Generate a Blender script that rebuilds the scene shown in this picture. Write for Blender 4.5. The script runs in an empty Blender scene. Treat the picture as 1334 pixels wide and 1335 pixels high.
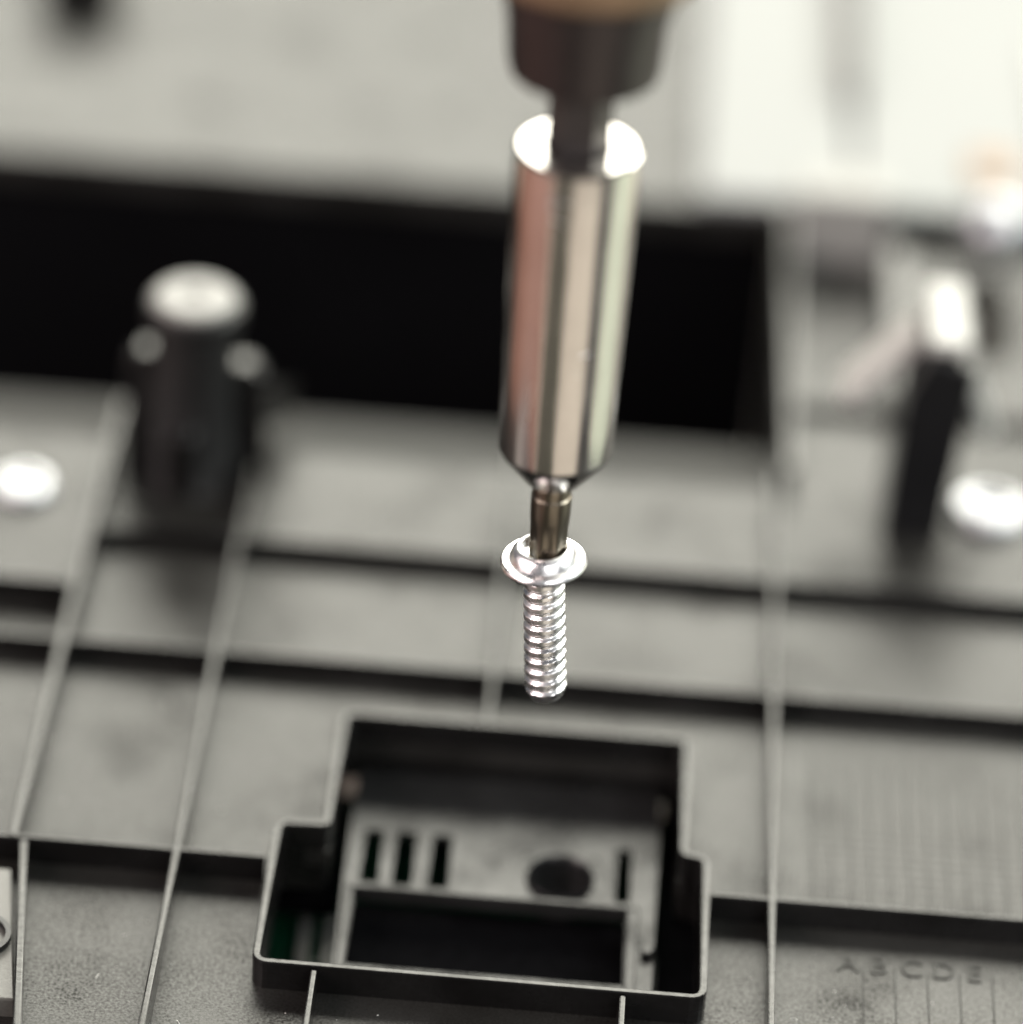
import bpy, bmesh, math, random
from mathutils import Vector, Matrix
random.seed(7)
PI = math.pi
S = bpy.context.scene
COL = S.collection
# ------------------------------------------------------------------ camera (1 unit = 1 cm)
S.unit_settings.scale_length = 0.01
FPX = 5411.0
PITCH, YAW, ROLL = math.radians(34), math.radians(-1.08), math.radians(4)
fw = Vector((math.sin(YAW)*math.cos(PITCH), math.cos(YAW)*math.cos(PITCH), -math.sin(PITCH)))
R0 = Vector((math.cos(YAW), -math.sin(YAW), 0)); U0 = R0.cross(fw)
cr = R0*math.cos(ROLL) + U0*math.sin(ROLL); cu = U0*math.cos(ROLL) - R0*math.sin(ROLL)
cam = bpy.data.cameras.new('camera'); camo = bpy.data.objects.new('camera', cam); COL.objects.link(camo)
cam.sensor_width = 36; cam.lens = 36*FPX/1334
cam.clip_start = 1; cam.clip_end = 1000
camo.matrix_world = Matrix(((cr.x, cu.x, -fw.x, 0.2102), (cr.y, cu.y, -fw.y, -24.7429), (cr.z, cu.z, -fw.z, 19.8738), (0, 0, 0, 1)))
cam.dof.use_dof = True; cam.dof.focus_distance = 30.25; cam.dof.aperture_fstop = 0.089; cam.dof.aperture_blades = 0
S.camera = camo
# ------------------------------------------------------------------ world and lamps
w = bpy.data.worlds.new('World'); S.world = w; w.use_nodes = True
bg = w.node_tree.nodes['Background']; bg.inputs[0].default_value = (0.86, 0.9, 1.0, 1); bg.inputs[1].default_value = 0.10
def area(name, loc, tgt, sx, sy, rad, colr):
    l = bpy.data.lights.new(name, 'AREA'); l.shape = 'RECTANGLE'; l.size = sx; l.size_y = sy
    l.energy = rad*PI*sx*sy; l.color = colr
    o = bpy.data.objects.new(name, l); COL.objects.link(o); o.location = loc
    o.rotation_euler = (Vector(tgt)-Vector(loc)).to_track_quat('-Z', 'Y').to_euler()
    return o
area('window_light', (16, 62, 42), (0, 2, 0), 110, 40, 10.0, (1.0, 0.978, 0.86))
area('bench_lamp', (44, 2, 30), (0, 2, 3), 30, 28, 9.0, (0.95, 1.0, 0.96))
area('warm_lamp', (-38, -20, 24), (0, 0, 3), 38, 32, 7.0, (1.0, 0.84, 0.81))
area('front_lamp', (22, -44, 30), (0, 0, 3), 34, 28, 4.2, (1.0, 0.98, 0.96))
S.view_settings.view_transform = 'Standard'; S.view_settings.look = 'None'
S.view_settings.exposure = 0.0; S.view_settings.gamma = 1.0

# ------------------------------------------------------------------ materials
def mat(name, col, rough=0.4, metal=0.0, nscale=None, bump=0.0, colvar=0.0, roughvar=0.0, ior=1.5, spec=0.5, stretch=None, big=None, specvar=None):
    m = bpy.data.materials.new(name); m.use_nodes = True; nt = m.node_tree; N = nt.nodes; L = nt.links
    b = N['Principled BSDF']; b.inputs['Base Color'].default_value = (*col, 1); b.inputs['Roughness'].default_value = rough
    b.inputs['Metallic'].default_value = metal; b.inputs['IOR'].default_value = ior; b.inputs['Specular IOR Level'].default_value = spec
    if nscale:
        tc = N.new('ShaderNodeTexCoord'); mp = N.new('ShaderNodeMapping')
        if stretch: mp.inputs['Scale'].default_value = stretch
        L.new(tc.outputs['Object'], mp.inputs['Vector'])
        n = N.new('ShaderNodeTexNoise'); n.inputs['Scale'].default_value = nscale; n.inputs['Detail'].default_value = 4
        L.new(mp.outputs[0], n.inputs['Vector'])
        n2 = N.new('ShaderNodeTexNoise'); n2.inputs['Scale'].default_value = big or nscale*0.04; n2.inputs['Detail'].default_value = 5
        L.new(mp.outputs[0], n2.inputs['Vector'])
        if bump:
            bp = N.new('ShaderNodeBump'); bp.inputs['Strength'].default_value = 1.0; bp.inputs['Distance'].default_value = bump
            L.new(n.outputs['Fac'], bp.inputs['Height']); L.new(bp.outputs[0], b.inputs['Normal'])
        if colvar:
            r = N.new('ShaderNodeMapRange'); r.inputs[3].default_value = 1-colvar; r.inputs[4].default_value = 1+colvar
            r.inputs[1].default_value = 0.3; r.inputs[2].default_value = 0.7
            mx = N.new('ShaderNodeMath'); mx.operation = 'MULTIPLY_ADD'; mx.inputs[1].default_value = 0.5
            md = N.new('ShaderNodeMath'); md.operation = 'MULTIPLY'; md.inputs[1].default_value = 0.5
            L.new(n.outputs['Fac'], mx.inputs[0]); L.new(n2.outputs['Fac'], md.inputs[0]); L.new(md.outputs[0], mx.inputs[2])
            L.new(mx.outputs[0], r.inputs[0])
            vm = N.new('ShaderNodeVectorMath'); vm.operation = 'SCALE'; vm.inputs[0].default_value = col
            L.new(r.outputs[0], vm.inputs['Scale']); L.new(vm.outputs[0], b.inputs['Base Color'])
        if specvar:
            n3 = N.new('ShaderNodeTexNoise'); n3.inputs['Scale'].default_value = specvar[0]; n3.inputs['Detail'].default_value = 2
            L.new(mp.outputs[0], n3.inputs['Vector'])
            ad = N.new('ShaderNodeMath'); ad.operation = 'MULTIPLY_ADD'; ad.inputs[1].default_value = specvar[2]
            L.new(n3.outputs['Fac'], ad.inputs[0]); L.new(n2.outputs['Fac'], ad.inputs[2])
            r3 = N.new('ShaderNodeMapRange'); r3.inputs[1].default_value = 0.37*(1+specvar[2]); r3.inputs[2].default_value = 0.63*(1+specvar[2])
            r3.inputs[3].default_value = spec-specvar[1]; r3.inputs[4].default_value = spec+specvar[1]
            L.new(ad.outputs[0], r3.inputs[0]); L.new(r3.outputs[0], b.inputs['Specular IOR Level'])
        if roughvar:
            r2 = N.new('ShaderNodeMapRange'); r2.inputs[1].default_value = 0.35; r2.inputs[2].default_value = 0.65
            r2.inputs[3].default_value = rough-roughvar; r2.inputs[4].default_value = rough+roughvar
            L.new(n2.outputs['Fac'], r2.inputs[0]); L.new(r2.outputs[0], b.inputs['Roughness'])
    return m
M = {}
M['plastic'] = mat('dark_moulded_plastic', (0.018, 0.0175, 0.016), 0.37, 0, 70, 0.0017, 0.35, 0.08, big=1.25, spec=0.41, specvar=(44, 0.36, 1.0))
M['rib'] = mat('dark_rib_plastic', (0.006, 0.0057, 0.0055), 0.26, 0, 30, 0.0010, 0.2, 0.05, big=1.5, spec=0.54, specvar=(20, 0.18, 0.6))
M['floor'] = mat('smooth_dark_plastic', (0.016, 0.016, 0.016), 0.30, 0, 30, 0.0010, 0.2, 0.05, spec=0.31, big=2.0, specvar=(25, 0.22, 0.5))
M['black'] = mat('black_plastic', (0.006, 0.006, 0.007), 0.35, 0, 20, 0.0006, 0.2)
M['boss'] = mat('worn_black_plastic', (0.010, 0.010, 0.010), 0.5, 0, 20, 0.001, 0.3, 0.05)
M['letter'] = mat('worn_letter_plastic', (0.03, 0.03, 0.028), 0.42, 0, 40, 0.0005, 0.3, spec=0.22)
M['pad'] = mat('pale_pad_plastic', (0.11, 0.11, 0.10), 0.35, 0, 40, 0.0012, 0.2, 0.05)
M['cap'] = mat('clip_sheen_white', (0.45, 0.45, 0.43), 0.4)
M['green'] = mat('pale_green_reflection_tone', (0.46, 0.50, 0.41), 0.6, 0, 3, 0.002, 0.1)
M['lip'] = mat('rough_lip_plastic', (0.03, 0.03, 0.028), 0.55, 0, 20, 0.001, 0.3, spec=0.22)
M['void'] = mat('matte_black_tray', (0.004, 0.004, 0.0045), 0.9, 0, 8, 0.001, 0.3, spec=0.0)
M['steel'] = mat('satin_steel', (0.58, 0.555, 0.53), 0.17, 1, 9, 0.0009, 0.12, 0.06, stretch=(1, 1, 0.5), big=2.2)
M['zinc'] = mat('bright_zinc', (0.96, 0.96, 0.97), 0.30, 1, 40, 0.0007, 0.05, 0.08, big=9)
M['bit'] = mat('dark_tool_steel', (0.20, 0.175, 0.14), 0.30, 1, 14, 0.001, 0.25, 0.05, stretch=(1, 1, 0.3))
M['shank'] = mat('black_oxide_steel', (0.045, 0.04, 0.04), 0.4, 0.6, 14, 0.001, 0.25)
M['collar'] = mat('dark_collar_metal', (0.045, 0.038, 0.038), 0.38, 0.7, 10, 0.001, 0.2)
M['bronze'] = mat('bronze_sleeve', (0.22, 0.15, 0.095), 0.45, 0.5, 10, 0.001, 0.2)
M['pcb'] = mat('green_board', (0.004, 0.045, 0.022), 0.35, 0, 12, 0.001, 0.5)
M['white'] = mat('white_plastic', (0.31, 0.32, 0.315), 0.6, 0, 10, 0.001, 0.04)
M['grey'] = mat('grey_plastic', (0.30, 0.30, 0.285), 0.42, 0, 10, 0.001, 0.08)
M['lgrey'] = mat('light_grey_plastic', (0.50, 0.50, 0.475), 0.5, 0, 6, 0.002, 0.10, big=0.5)
M['amber'] = mat('amber_component', (0.26, 0.14, 0.06), 0.4, 0, 10, 0.001, 0.1)
M['bench'] = mat('pale_bench_top', (0.55, 0.50, 0.43), 0.6, 0, 3, 0.002, 0.08)
M['olive'] = mat('olive_reflection_tone', (0.06, 0.06, 0.045), 0.8, 0, 3, 0.002, 0.1)
M['russet'] = mat('russet_reflection_tone', (0.21, 0.10, 0.07), 0.6, 0, 3, 0.002, 0.1)
M['drk'] = mat('dark_reflection_tone', (0.02, 0.02, 0.025), 0.8, 0, 3, 0.002, 0.1)
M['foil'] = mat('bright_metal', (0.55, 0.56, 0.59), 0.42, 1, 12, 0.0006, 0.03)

# ------------------------------------------------------------------ helpers
def thing(name, label, cat, loc=(0, 0, 0), group=None):
    o = bpy.data.objects.new(name, None); COL.objects.link(o); o.location = loc; o.empty_display_size = 0.3
    o['label'] = label; o['category'] = cat
    if group: o['group'] = group
    return o
def obj(name, bm, m, parent=None, smooth=False, bevel=0, seg=2, label=None):
    bmesh.ops.recalc_face_normals(bm, faces=bm.faces)
    me = bpy.data.meshes.new(name); bm.to_mesh(me); bm.free(); me.materials.append(m)
    o = bpy.data.objects.new(name, me); COL.objects.link(o)
    if smooth: me.shade_smooth(); me.set_sharp_from_angle(angle=math.radians(32))
    if parent:
        o.parent = parent
        o.matrix_parent_inverse = Matrix.Translation(-wloc(parent))
    if bevel:
        b = o.modifiers.new('bevel', 'BEVEL'); b.width = bevel; b.segments = seg; b.limit_method = 'ANGLE'; b.angle_limit = math.radians(40)
    if label: o['label'] = label
    return o
def wloc(o):
    v = Vector((0, 0, 0))
    if o.type == 'EMPTY': v = Vector(o.location)
    return v
def tag(o, label, cat, group=None):
    o['label'] = label; o['category'] = cat
    if group: o['group'] = group
    return o
def struct(o): o['kind'] = 'structure'; return o
def box(bm, x0, x1, y0, y1, z0, z1, dr=0.0, drx=None):
    """box whose bottom is wider by dr on each side (mould draft)"""
    a = dr if drx is None else drx
    v = [bm.verts.new(p) for p in ((x0-a, y0-dr, z0), (x1+a, y0-dr, z0), (x1+a, y1+dr, z0), (x0-a, y1+dr, z0), (x0, y0, z1), (x1, y0, z1), (x1, y1, z1), (x0, y1, z1))]
    for f in ((3, 2, 1, 0), (4, 5, 6, 7), (0, 1, 5, 4), (1, 2, 6, 5), (2, 3, 7, 6), (3, 0, 4, 7)): bm.faces.new([v[i] for i in f])
def mkbox(*a, **k):
    bm = bmesh.new(); box(bm, *a, **k); return bm
def prism(pts, z0, z1):
    bm = bmesh.new(); n = len(pts)
    a = [bm.verts.new((x, y, z0)) for x, y in pts]; b = [bm.verts.new((x, y, z1)) for x, y in pts]
    bm.faces.new(a[::-1]); bm.faces.new(b)
    for i in range(n): bm.faces.new((a[i], a[(i+1) % n], b[(i+1) % n], b[i]))
    return bm
def lathe(prof, cx=0, cy=0, n=64, rf=None, cap0=True, cap1=True):
    """prof: list of (r, z); rf(theta, i) multiplies the radius"""
    bm = bmesh.new(); rings = []
    for i, (r, z) in enumerate(prof):
        ring = []
        for k in range(n):
            t = 2*PI*k/n; q = r*(rf(t, i) if rf else 1)
            ring.append(bm.verts.new((cx+q*math.cos(t), cy+q*math.sin(t), z)))
        rings.append(ring)
    for a, b in zip(rings, rings[1:]):
        for k in range(n): bm.faces.new((a[k], a[(k+1) % n], b[(k+1) % n], b[k]))
    if cap0: bm.faces.new(rings[0][::-1])
    if cap1: bm.faces.new(rings[-1])
    return bm
def grid_plate(xs, ys, keep, z0, z1):
    """solid plate made of rectangular cells, the holes left open, all walls closed"""
    bm = bmesh.new(); V = {}
    def v(i, j, k):
        if (i, j, k) not in V: V[(i, j, k)] = bm.verts.new((xs[i], ys[j], (z0, z1)[k]))
        return V[(i, j, k)]
    nx, ny = len(xs)-1, len(ys)-1
    K = [[keep((xs[i]+xs[i+1])/2, (ys[j]+ys[j+1])/2) for j in range(ny)] for i in range(nx)]
    def k(i, j): return 0 <= i < nx and 0 <= j < ny and K[i][j]
    for i in range(nx):
        for j in range(ny):
            if not K[i][j]: continue
            bm.faces.new((v(i, j, 1), v(i+1, j, 1), v(i+1, j+1, 1), v(i, j+1, 1)))
            bm.faces.new((v(i, j+1, 0), v(i+1, j+1, 0), v(i+1, j, 0), v(i, j, 0)))
            if not k(i-1, j): bm.faces.new((v(i, j, 0), v(i, j, 1), v(i, j+1, 1), v(i, j+1, 0)))
            if not k(i+1, j): bm.faces.new((v(i+1, j, 1), v(i+1, j, 0), v(i+1, j+1, 0), v(i+1, j+1, 1)))
            if not k(i, j-1): bm.faces.new((v(i, j, 1), v(i, j, 0), v(i+1, j, 0), v(i+1, j, 1)))
            if not k(i, j+1): bm.faces.new((v(i, j+1, 0), v(i, j+1, 1), v(i+1, j+1, 1), v(i+1, j+1, 0)))
    return bm
def rounded(pts, r, n=4):
    out = []; N = len(pts)
    for i in range(N):
        p = Vector(pts[i]); a = (Vector(pts[i-1])-p).normalized(); b = (Vector(pts[(i+1) % N])-p).normalized()
        p0 = p+a*r; p1 = p+b*r
        for k in range(n+1):
            t = k/n; out.append(p0*(1-t)**2 + p*2*t*(1-t) + p1*t*t)
    return out
def offset_loop(pts, d):
    out = []; N = len(pts)
    for i in range(N):
        p = pts[i]; a = (p-pts[i-1]).normalized(); b = (pts[(i+1) % N]-p).normalized()
        na = Vector((a.y, -a.x)); nb = Vector((b.y, -b.x)); m = (na+nb).normalized()
        out.append(p + m*(d/max(0.4, m.dot(na))))
    return out
def wall_loop(pts, t, z0, z1, z0o=None):
    z0o = z0 if z0o is None else z0o
    inn = pts; out = offset_loop(pts, t); bm = bmesh.new(); n = len(pts)
    a = [bm.verts.new((p.x, p.y, z0)) for p in inn]; b = [bm.verts.new((p.x, p.y, z1)) for p in inn]
    c = [bm.verts.new((p.x, p.y, z1)) for p in out]; d = [bm.verts.new((p.x, p.y, z0o)) for p in out]
    for i in range(n):
        j = (i+1) % n
        bm.faces.new((a[i], a[j], b[j], b[i])); bm.faces.new((b[i], b[j], c[j], c[i]))
        bm.faces.new((c[i], c[j], d[j], d[i])); bm.faces.new((d[i], d[j], a[j], a[i]))
    return bm
def bar(p, q, wx, wz):
    """straight square-ish bar from p to q"""
    p = Vector(p); q = Vector(q); d = (q-p).normalized(); s = d.cross(Vector((0, 0, 1)))
    s = Vector((1, 0, 0)) if s.length < 1e-3 else s.normalized()
    u = s.cross(d); bm = bmesh.new(); v = []
    for c in (p, q):
        for a, b in ((-1, -1), (1, -1), (1, 1), (-1, 1)): v.append(bm.verts.new(c+s*a*wx/2+u*b*wz/2))
    for f in ((0, 1, 2, 3), (7, 6, 5, 4), (0, 4, 5, 1), (1, 5, 6, 2), (2, 6, 7, 3), (3, 7, 4, 0)): bm.faces.new([v[i] for i in f])
    return bm

# ------------------------------------------------------------------ bench (what the panel lies on) and unseen cards added for the holder's reflections
bm = mkbox(-160, 160, -120, 90, -5.2, -4.2); struct(obj('workbench', bm, M['bench']))
def wedge(name, a0, a1, m):
    pts = [(r*math.sin(math.radians(a)), -r*math.cos(math.radians(a))) for r, aa in ((5.0, (a0, a1)), (60, (a1, (a0+a1)/2, a0))) for a in aa]
    bm = prism(pts, -4.19, -4.0); struct(obj(name, bm, m))
wedge('olive_reflection_card', -36, -2, M['olive']); wedge('russet_reflection_card', -112, -40, M['russet']); wedge('black_reflection_card', 48, 70, M['drk']); wedge('green_reflection_card', 74, 118, M['green'])  # out-of-view coloured surfaces, added only to tint bands mirrored in the holder
# ------------------------------------------------------------------ the moulded panel
ZB = -0.23
panel = thing('plastic_panel', 'large dark grey moulded plastic panel with crossing ribs and an open pocket', 'plastic panel', (0, 0, ZB))
XL, XR, YN, YT, YF = -6.6, 5.4, -3.4, 5.72, 10.30
def keep(x, y):
    if -1.87 < x < 1.39 and -1.41 < y < 0.2: return False
    if -1.48 < x < 1.21 and 0 < y < 1.63: return False
    if x < 2.0 and y > YT: return False
    if 3.72 < x < 4.1 and 8.2 < y < 9.7: return False
    return True
bm = grid_plate([XL, -1.87, -1.48, 1.21, 1.39, 2.0, 3.72, 4.1, XR], [YN, -1.41, 0.2, 1.63, YT, 8.2, 9.7, YF], keep, ZB-0.15, ZB)
obj('base_plate', bm, M['plastic'], panel)
# lip that dips towards the dark opening
bm = bmesh.new()
prof = [(YT, ZB-0.001), (5.9, ZB-0.03), (6.1, ZB-0.085), (6.75, ZB-0.27), (6.8, ZB-0.32), (6.8, -1.2), (YT, -1.2)]
for x0, x1 in ((XL, 1.995),):
    a = [bm.verts.new((x0, y, z)) for y, z in prof]; b = [bm.verts.new((x1, y, z)) for y, z in prof]
    bm.faces.new(a); bm.faces.new(b[::-1])
    for i in range(len(prof)): j = (i+1) % len(prof); bm.faces.new((a[i], b[i], b[j], a[j]))
obj('opening_lip', bm, M['lip'], panel)
# far plate beyond the opening
bm = mkbox(-16, 1.95, YF, 30, -0.35, -0.03); obj('far_plate', bm, M['plastic'], panel, bevel=0.05, seg=3)
bm = mkbox(1.953, 16, YF, 30, -0.35, -0.06); obj('far_plate', bm, M['plastic'], panel, bevel=0.05, seg=3)
# tray under the opening
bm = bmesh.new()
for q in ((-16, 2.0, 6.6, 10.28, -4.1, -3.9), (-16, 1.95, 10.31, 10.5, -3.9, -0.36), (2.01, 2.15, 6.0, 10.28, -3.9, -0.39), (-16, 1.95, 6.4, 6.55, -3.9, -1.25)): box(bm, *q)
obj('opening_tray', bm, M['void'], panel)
RW = 0.024
def rib_x(x0, x1, y, z1=0.0, w=RW, top=None):
    return obj('rib', mkbox(x0, x1, y-w, y+w, ZB-0.01, z1, dr=0.008, drx=0), M['rib'], panel, bevel=0.012)
def rib_y(x, y0, y1, z1=0.004, w=RW):
    return obj('rib', mkbox(x-w, x+w, y0, y1, ZB-0.01, z1, dr=0.0, drx=0.010), M['rib'], panel, bevel=0.012)
# across
rib_x(XL, -1.93, -0.19); rib_x(1.45, XR, -0.21)
rib_x(XL, XR, 2.46, -0.05)
rib_x(-3.88, XR, 4.13, -0.07)
rib_x(XL, -3.9, 3.19)
rib_x(1.95, XR, 7.05, -0.13)
rib_x(-3.88, -2.6, -2.9)
# along
rib_y(-3.86, -0.2, 6.0, w=0.032)
rib_y(-2.61, YN, 5.9, w=0.025)
rib_y(-0.36, 1.69, 5.7, w=0.020)
rib_y(1.92, YN, 5.74, w=0.023); rib_y(2.05, 5.745, YF-0.01, 0.0, w=0.035)
rib_y(-1.44, YN, -1.47, w=0.023)
rib_y(0.83, YN, -1.47, w=0.023)
rib_y(3.05, 7.05, 9.58, 0.10, w=0.10)
# slanted rib and raised pad at the lower left
o = obj('rib', bar((-3.77, -0.24, -0.115), (-3.36, -3.3, -0.115), 0.06, 0.235), M['rib'], panel, bevel=0.012)
pad = prism([(-6.0, -0.55), (-3.82, -0.52), (-3.56, -2.0), (-6.0, -2.1)], ZB-0.01, -0.06)
pad = obj('raised_pad', pad, M['pad'], panel, bevel=0.015)
obj('ring', lathe([(0.24, -0.07), (0.24, -0.005), (0.20, -0.005), (0.20, -0.07)], -3.93, -1.35, 40, cap0=False, cap1=False), M['black'], pad, smooth=False)
# pocket frame
pk = [(-1.85, -1.40), (1.39, -1.41), (1.39, 0.17), (1.21, 0.20), (1.21, 1.64), (-1.47, 1.64), (-1.48, 0.21), (-1.85, 0.19)]
loop = rounded(pk, 0.07, 5)
obj('pocket_frame', wall_loop(loop, 0.054, -0.62, 0.022, -0.62), M['rib'], panel, bevel=0.010)
# pocket floor with slots, window and round hole
ZF = -0.5
def fkeep(x, y):
    if -1.26 < x < 0.84 and -0.78 < y < 0.06: return False
    if 0.20 < y < 0.86:
        for a, b in ((-1.24, -1.09), (-0.99, -0.83), (-0.71, -0.55), (0.74, 0.86)):
            if a < x < b: return False
    if 0.02 < x < 0.60 and 0.13 < y < 0.71: return False
    return True
xs = [-1.36, -1.26, -1.24, -1.09, -0.99, -0.83, -0.71, -0.55, 0.02, 0.60, 0.74, 0.84, 0.86, 1.06]
ys = [-1.38, -0.78, 0.06, 0.13, 0.20, 0.71, 0.86, 1.62]
fl = obj('pocket_floor', grid_plate(xs, ys, fkeep, ZF-0.07, ZF), M['floor'], panel)
# square cell with a round hole and its sunken cup
bm = bmesh.new(); cx, cy, hw, rr, n = 0.31, 0.42, 0.29, 0.26, 32
sq = []; ci = []
for k in range(n):
    t = 2*PI*(k+0.5)/n; c, s = math.cos(t), math.sin(t); m = max(abs(c), abs(s))
    sq.append(bm.verts.new((cx+hw*c/m, cy+hw*s/m, ZF))); ci.append(bm.verts.new((cx+rr*c, cy+rr*s, ZF)))
lo = [bm.verts.new((v.co.x, v.co.y, ZF-0.2)) for v in ci]
for k in range(n):
    j = (k+1) % n
    bm.faces.new((sq[k], sq[j], ci[j], ci[k])); bm.faces.new((ci[k], ci[j], lo[j], lo[k]))
bm.faces.new(lo)
obj('hole_collar', bm, M['floor'], fl)
obj('hole_ring', lathe([(0.268, ZF-0.02), (0.266, ZF+0.03), (0.258, ZF+0.045), (0.245, ZF+0.03), (0.235, ZF-0.02)], cx, cy, 48, cap0=False, cap1=False), M['black'], fl, smooth=True, bevel=0)
# lips round the window
for q in ((-1.33, 0.93, 0.062, 0.115, ZF-0.02, ZF+0.06), (-1.33, -1.268, -1.36, 0.058, ZF-0.02, ZF+0.06), (0.848, 0.93, -1.36, 0.058, ZF-0.02, ZF+0.062)):
    obj('window_lip', mkbox(*q), M['floor'], fl, bevel=0.012)
obj('hole_spot', lathe([(0.05, ZF-0.01), (0.05, ZF+0.05), (0.035, ZF+0.06)], 1.01, -0.40, 24), M['black'], fl)  # solid black spot stands in for a dark hole in the floor
# sunken black sheet under the window and slots
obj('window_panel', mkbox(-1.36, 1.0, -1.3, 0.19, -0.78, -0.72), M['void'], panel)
obj('dark_cover', mkbox(-2.0, -1.41, 0.42, 1.7, -1.05, -0.95), M['void'], panel)  # black sheets added to keep the side channels dark above the board
obj('dark_cover', mkbox(1.10, 1.5, -1.5, 1.7, -0.75, -0.65), M['void'], panel)
# circuit board below
brd = tag(obj('circuit_board', mkbox(-2.6, 2.2, -2.2, 2.2, -1.32, -1.22), M['pcb']), 'green circuit board glimpsed deep down at the left of the pocket', 'circuit board')
for (x0, x1, y0, y1) in ((-1.70, -1.60, -0.6, 1.3), (-1.50, -1.42, -0.3, 0.7)):
    obj('solder_strip', mkbox(x0, x1, y0, y1, -1.222, -1.16), M['grey'], brd, bevel=0.01)
# engraved date grid and raised letters on the base
def letter(ch, x, y, h=0.18):
    c = bpy.data.curves.new('t', 'FONT'); c.body = ch; c.size = h/0.70; c.extrude = 0.007; c.align_x = 'CENTER'
    t = bpy.data.objects.new('t', c); COL.objects.link(t); dg = bpy.context.evaluated_depsgraph_get()
    me = bpy.data.meshes.new_from_object(t.evaluated_get(dg)); bpy.data.objects.remove(t)
    me.materials.append(M['letter']); me.transform(Matrix.Translation((x, y, ZB+0.004)))
    o = bpy.data.objects.new('letter', me); COL.objects.link(o); o.parent = panel; o.matrix_parent_inverse = Matrix.Translation(-Vector(panel.location))
    o['label'] = 'raised letter ' + ch
LX = [2.51, 2.74, 2.99, 3.23, 3.46]
for ch, x in zip('ABCDE', LX): letter(ch, x, -0.72)
bm = bmesh.new()
for x in (2.625, 2.865, 3.11, 3.35, 3.595): box(bm, x-0.006, x+0.006, -3.3, -0.66, ZB-0.002, ZB+0.006)
obj('grid_line', bm, M['lip'], panel)
bm = bmesh.new()
for k in range(14): box(bm, 2.25+k*0.15-0.006, 2.25+k*0.15+0.006, 0.02, 2.25, ZB-0.002, ZB+0.010)
g2 = obj('grid_relief', bm, M['letter'], panel); g2['kind'] = 'stuff'; bm = bmesh.new()
for k in range(20): box(bm, 2.2, 4.3, 0.1+k*0.105-0.004, 0.1+k*0.105+0.004, ZB-0.002, ZB+0.0035)
g = obj('grid_relief', bm, M['plastic'], panel); g['kind'] = 'stuff'

# screw boss at the left with three gussets
BX, BY = -3.16, 5.33
boss = obj('screw_boss', lathe([(0.47, ZB-0.01), (0.41, ZB+0.08), (0.385, 0.4), (0.36, 1.08), (0.36, 1.26), (0.41, 1.32), (0.41, 1.46), (0.38, 1.49), (0.10, 1.49), (0.09, 1.25)], BX, BY, 48), M['boss'], panel, smooth=True, bevel=0)
obj('boss_top_sheen', lathe([(0.35, 1.46), (0.35, 1.52), (0.31, 1.545), (0.10, 1.545), (0.09, 1.46)], BX, BY, 48), M['grey'], boss, smooth=False)  # same plastic as the boss; grey imitates light reflected off its top
for ang, h, r in ((175, 0.98, 0.56), (5, 0.90, 0.60), (262, 0.46, 0.46)):
    a = math.radians(ang); dx, dy = math.cos(a), math.sin(a); nx, ny = -dy*0.12, dx*0.12
    bm = bmesh.new(); pr = [(0.2, ZB-0.01), (r+0.06, ZB-0.01), (r, h-0.08), (r-0.10, h), (0.2, h)]
    A = [bm.verts.new((BX+dx*q+nx, BY+dy*q+ny, z)) for q, z in pr]; B = [bm.verts.new((BX+dx*q-nx, BY+dy*q-ny, z)) for q, z in pr]
    bm.faces.new(A); bm.faces.new(B[::-1])
    for i in range(5): j = (i+1) % 5; bm.faces.new((A[i], B[i], B[j], A[j]))
    obj('gusset', bm, M['rib'], boss, bevel=0.03, seg=3)
# diagonal brace from the boss to the rib
obj('brace', bar((-2.66, 5.5, 0.35), (-2.42, 6.2, -0.02), 0.12, 0.34), M['rib'], panel, bevel=0.03)

# clip tower at the right
tw = bmesh.new()
pr = [(2.86, ZB-0.01), (3.38, ZB-0.01), (3.44, 0.8), (3.50, 1.48), (3.10, 1.58), (2.92, 1.1)]
A = [tw.verts.new((x, 5.20, z)) for x, z in pr]; B = [tw.verts.new((x+0.02, 6.15, z)) for x, z in pr]
tw.faces.new(A); tw.faces.new(B[::-1])
for i in range(6): j = (i+1) % 6; tw.faces.new((A[i], B[i], B[j], A[j]))
tower = obj('clip_tower', tw, M['black'], panel, bevel=0.03)
obj('clip_top_sheen', mkbox(3.06, 3.42, 5.28, 6.35, 1.56, 1.68), M['cap'], tower, bevel=0.05, seg=3)  # pale colour imitates the lamp's reflection on the black tower's top
obj('brace', bar((2.45, 5.9, 0.75), (3.02, 5.9, 1.45), 0.50, 0.14), M['lgrey'], panel, bevel=0.03)
obj('brace', bar((3.36, 5.9, 1.45), (3.70, 6.0, 0.45), 0.40, 0.14), M['lgrey'], panel, bevel=0.03)
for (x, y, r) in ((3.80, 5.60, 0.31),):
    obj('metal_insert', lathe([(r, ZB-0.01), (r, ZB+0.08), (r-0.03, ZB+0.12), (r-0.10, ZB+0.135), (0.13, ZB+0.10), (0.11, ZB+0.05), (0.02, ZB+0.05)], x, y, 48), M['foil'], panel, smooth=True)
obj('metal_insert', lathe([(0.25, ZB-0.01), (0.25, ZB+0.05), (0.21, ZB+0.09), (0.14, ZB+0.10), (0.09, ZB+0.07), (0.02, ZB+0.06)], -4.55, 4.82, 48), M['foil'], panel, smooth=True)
# raised grey block at the far right edge of the opening
obj('raised_block', mkbox(2.10, 2.95, 9.72, 10.25, ZB-0.01, 0.52), M['grey'], panel, bevel=0.04)

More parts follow.
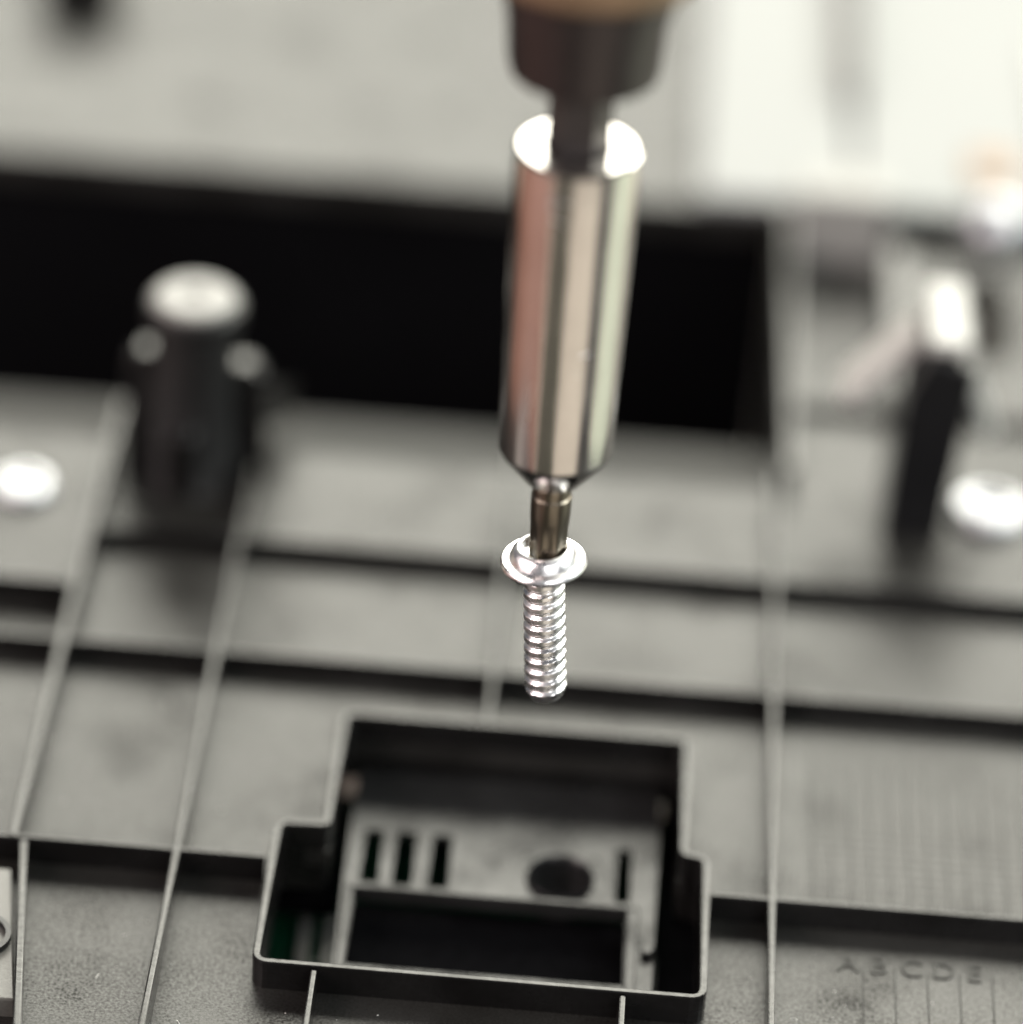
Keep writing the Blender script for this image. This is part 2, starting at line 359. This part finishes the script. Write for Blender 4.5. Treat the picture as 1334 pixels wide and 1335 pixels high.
# ------------------------------------------------------------------ things in the soft background
wh = thing('white_housing', 'bright white plastic housing with two bays at the upper right behind the panel', 'housing', (3, 13, -0.04))
obj('bay', mkbox(1.15, 2.62, 10.40, 19, -0.04, 0.06), M['white'], wh, bevel=0.03, seg=3)
obj('bay', mkbox(2.70, 7.2, 10.40, 19, -0.04, 0.07), M['white'], wh, bevel=0.03, seg=3)
obj('rail', mkbox(4.6, 7.0, 10.8, 14, 0.073, 0.16), M['lgrey'], wh, bevel=0.03)
obj('divider', mkbox(2.60, 2.72, 12.4, 19, -0.04, 0.30), M['collar'], wh, bevel=0.03)
tag(obj('metal_stud', lathe([(0.10, -0.24), (0.10, 0.02)] + [(0.30*math.sin(a*PI/16), 0.30-0.30*math.cos(a*PI/16)) for a in range(2, 16)] + [(0.01, 0.60)], 3.97, 9.75, 40), M['foil'], smooth=True), 'round shiny stud glowing as a soft disc at the right edge', 'stud')
tag(obj('amber_block', mkbox(3.80, 4.25, 11.0, 11.55, 0.073, 0.13), M['amber'], bevel=0.05), 'small amber brown component in front of the white housing', 'component')
tag(obj('rubber_stud', lathe([(0.42, -0.03), (0.42, 0.5), (0.36, 0.56)], -5.35, 13.75, 40), M['void'], smooth=False), 'round black rubber stud on the far plate, cut by the top left edge', 'rubber stud')

# ------------------------------------------------------------------ screw held at the tip
HX, HY, HZ = 0.0, 0.0, 2.80
screw = thing('machine_screw', 'shiny silver pan head screw with washer flange, held on the driver bit', 'screw', (HX, HY, HZ))
screw.rotation_euler = (0, math.radians(-4.2), 0)
def sobj(*a, **k):
    o = obj(*a, **k); o.matrix_parent_inverse = Matrix.Identity(4); return o
prof = [(0.14, -0.055), (0.27, -0.055), (0.305, -0.045), (0.318, -0.02), (0.312, 0.0), (0.30, 0.012), (0.27, 0.012), (0.252, 0.018), (0.243, 0.04), (0.230, 0.070), (0.210, 0.095), (0.190, 0.108), (0.178, 0.110), (0.168, 0.104), (0.148, 0.05), (0.02, 0.03)]
sobj('head', lathe(prof, 0, 0, 96), M['zinc'], screw, smooth=True)
def thread_bm():
    bm = bmesh.new(); P = 0.098; n = 64; z0, z1 = -1.22, -0.05; K = 190; rings = []
    for i in range(K+1):
        z = z0+(z1-z0)*i/K; ring = []
        for k in range(n):
            t = 2*PI*k/n; ph = ((z/P) - t/(2*PI)) % 1.0
            tri = abs(ph*2-1)              # 1 at root centre
            d = min(1, max(0, (tri-0.42)/0.40))
            r = 0.155 - 0.024*d
            e = (z-z0)/0.09
            if e < 1: r = min(r, 0.105+0.048*math.sqrt(max(0, e)))
            ring.append(bm.verts.new((r*math.cos(t), r*math.sin(t), z)))
        rings.append(ring)
    for a, b in zip(rings, rings[1:]):
        for k in range(n): bm.faces.new((a[k], a[(k+1) % n], b[(k+1) % n], b[k]))
    bm.faces.new(rings[0][::-1]); bm.faces.new(rings[-1]); return bm
sobj('threaded_shank', thread_bm(), M['zinc'], screw, smooth=True)

# ------------------------------------------------------------------ screwdriver
TX = 0.022
drv = thing('power_screwdriver', 'power screwdriver with steel bit holder reaching down from the top edge to the screw', 'screwdriver', (TX, 0, 2.8))
# star bit
def star(t, i): return 1.0-(0.10*(0.5-0.5*math.cos(6*t)) if i <= 4 else (0.05*(0.5-0.5*math.cos(6*t)) if i == 5 else 0))
bit = obj('driver_bit', lathe([(0.118, 2.825), (0.132, 2.845), (0.134, 2.9), (0.136, 3.0), (0.137, 3.08), (0.143, 3.15), (0.146, 3.2), (0.148, 3.36), (0.132, 3.375), (0.132, 3.41), (0.148, 3.425), (0.150, 3.60)], TX, 0, 72, rf=star), M['bit'], drv, smooth=True)
hold = lathe([(0.16, 3.50), (0.20, 3.50), (0.215, 3.515), (0.396, 3.755), (0.410, 3.785), (0.412, 3.80), (0.421, 4.6), (0.432, 5.6), (0.437, 6.16), (0.428, 6.20), (0.405, 6.215), (0.232, 6.215), (0.225, 6.19), (0.222, 5.6)], TX, 0, 128)
ho = obj('bit_holder', hold, M['steel'], drv, smooth=True)
def hexf(t, i): a = (t % (PI/3))-PI/6; return math.cos(PI/6)/math.cos(a)*1.08
obj('hex_shank', lathe([(0.205, 5.7), (0.205, 6.9)], TX, 0, 72, rf=hexf), M['shank'], drv)
nose = obj('nose_collar', lathe([(0.24, 6.76), (0.42, 6.76), (0.50, 6.80), (0.52, 6.88), (0.54, 7.2), (0.60, 7.45), (0.62, 7.7), (0.3, 7.72)], TX, 0, 96), M['collar'], drv, smooth=True)
obj('sleeve_ring', lathe([(0.3, 7.56), (0.72, 7.56), (0.78, 7.62), (0.80, 8.6), (0.3, 8.6)], TX, 0, 96), M['bronze'], drv, smooth=False, bevel=0.02)
obj('driver_body', lathe([(0.3, 8.58), (1.0, 8.62), (1.35, 8.9), (1.5, 9.6), (1.5, 22), (1.2, 22.5)], TX, 0, 96), M['collar'], drv, smooth=True)

# worn engraved strokes on the sleeve
def stroke(a0, a1, z0, z1):
    bm = bmesh.new(); n = 8; prev = None
    for k in range(n+1):
        t = k/n; a = math.radians(a0+(a1-a0)*t); z = z0+(z1-z0)*t; r = 0.413+(z-3.8)*0.0103+0.0012
        q = [bm.verts.new((TX+rr*math.sin(a), -rr*math.cos(a), zz)) for rr, zz in ((r, z-0.008), (r+0.003, z), (r, z+0.008), (r-0.006, z))]
        if prev:
            for i in range(4): j = (i+1) % 4; bm.faces.new((prev[i], prev[j], q[j], q[i]))
        prev = q
    obj('engraved_mark', bm, M['zinc'], ho)
for q in ((-22, -4, 6.02, 5.99), (-22, -16, 5.99, 5.90), (-18, -6, 5.86, 5.84), (18, 27, 4.78, 4.80), (14, 18, 4.70, 4.62), (-30, -26, 4.2, 4.5)): stroke(*q)

# dust and lint lying on the near cells of the panel
bm = bmesh.new(); rd = random.Random(3)
for k in range(260):
    x, y = rd.uniform(-4.4, 4.4), rd.uniform(-3.2, 2.3)
    if -2.0 < x < 1.55 and -1.55 < y < 1.75: continue
    if any(abs(x-q) < 0.06 for q in (-3.86, -2.61, -0.36, 1.92, -1.44, 0.83)) or abs(y+0.2) < 0.06: continue
    if x < -3.3 and y < 0: continue
    r = rd.uniform(0.003, 0.007); a = rd.uniform(0, PI); L_ = r*(1 if rd.random() < 0.85 else rd.uniform(3, 6))
    ux, uy = math.cos(a), math.sin(a)
    v = [bm.verts.new((x+ux*p*L_-uy*q*r, y+uy*p*L_+ux*q*r, ZB+z)) for p, q, z in ((-1, -1, -0.001), (1, -1, -0.001), (1, 1, -0.001), (-1, 1, -0.001), (0, 0, r*1.2))]
    for f in ((3, 2, 1, 0), (0, 1, 4), (1, 2, 4), (2, 3, 4), (3, 0, 4)): bm.faces.new([v[i] for i in f])
d = obj('dust', bm, M['lgrey']); d['kind'] = 'stuff'; d['label'] = 'pale dust specks and lint scattered on the near cells of the panel'; d['category'] = 'dust'
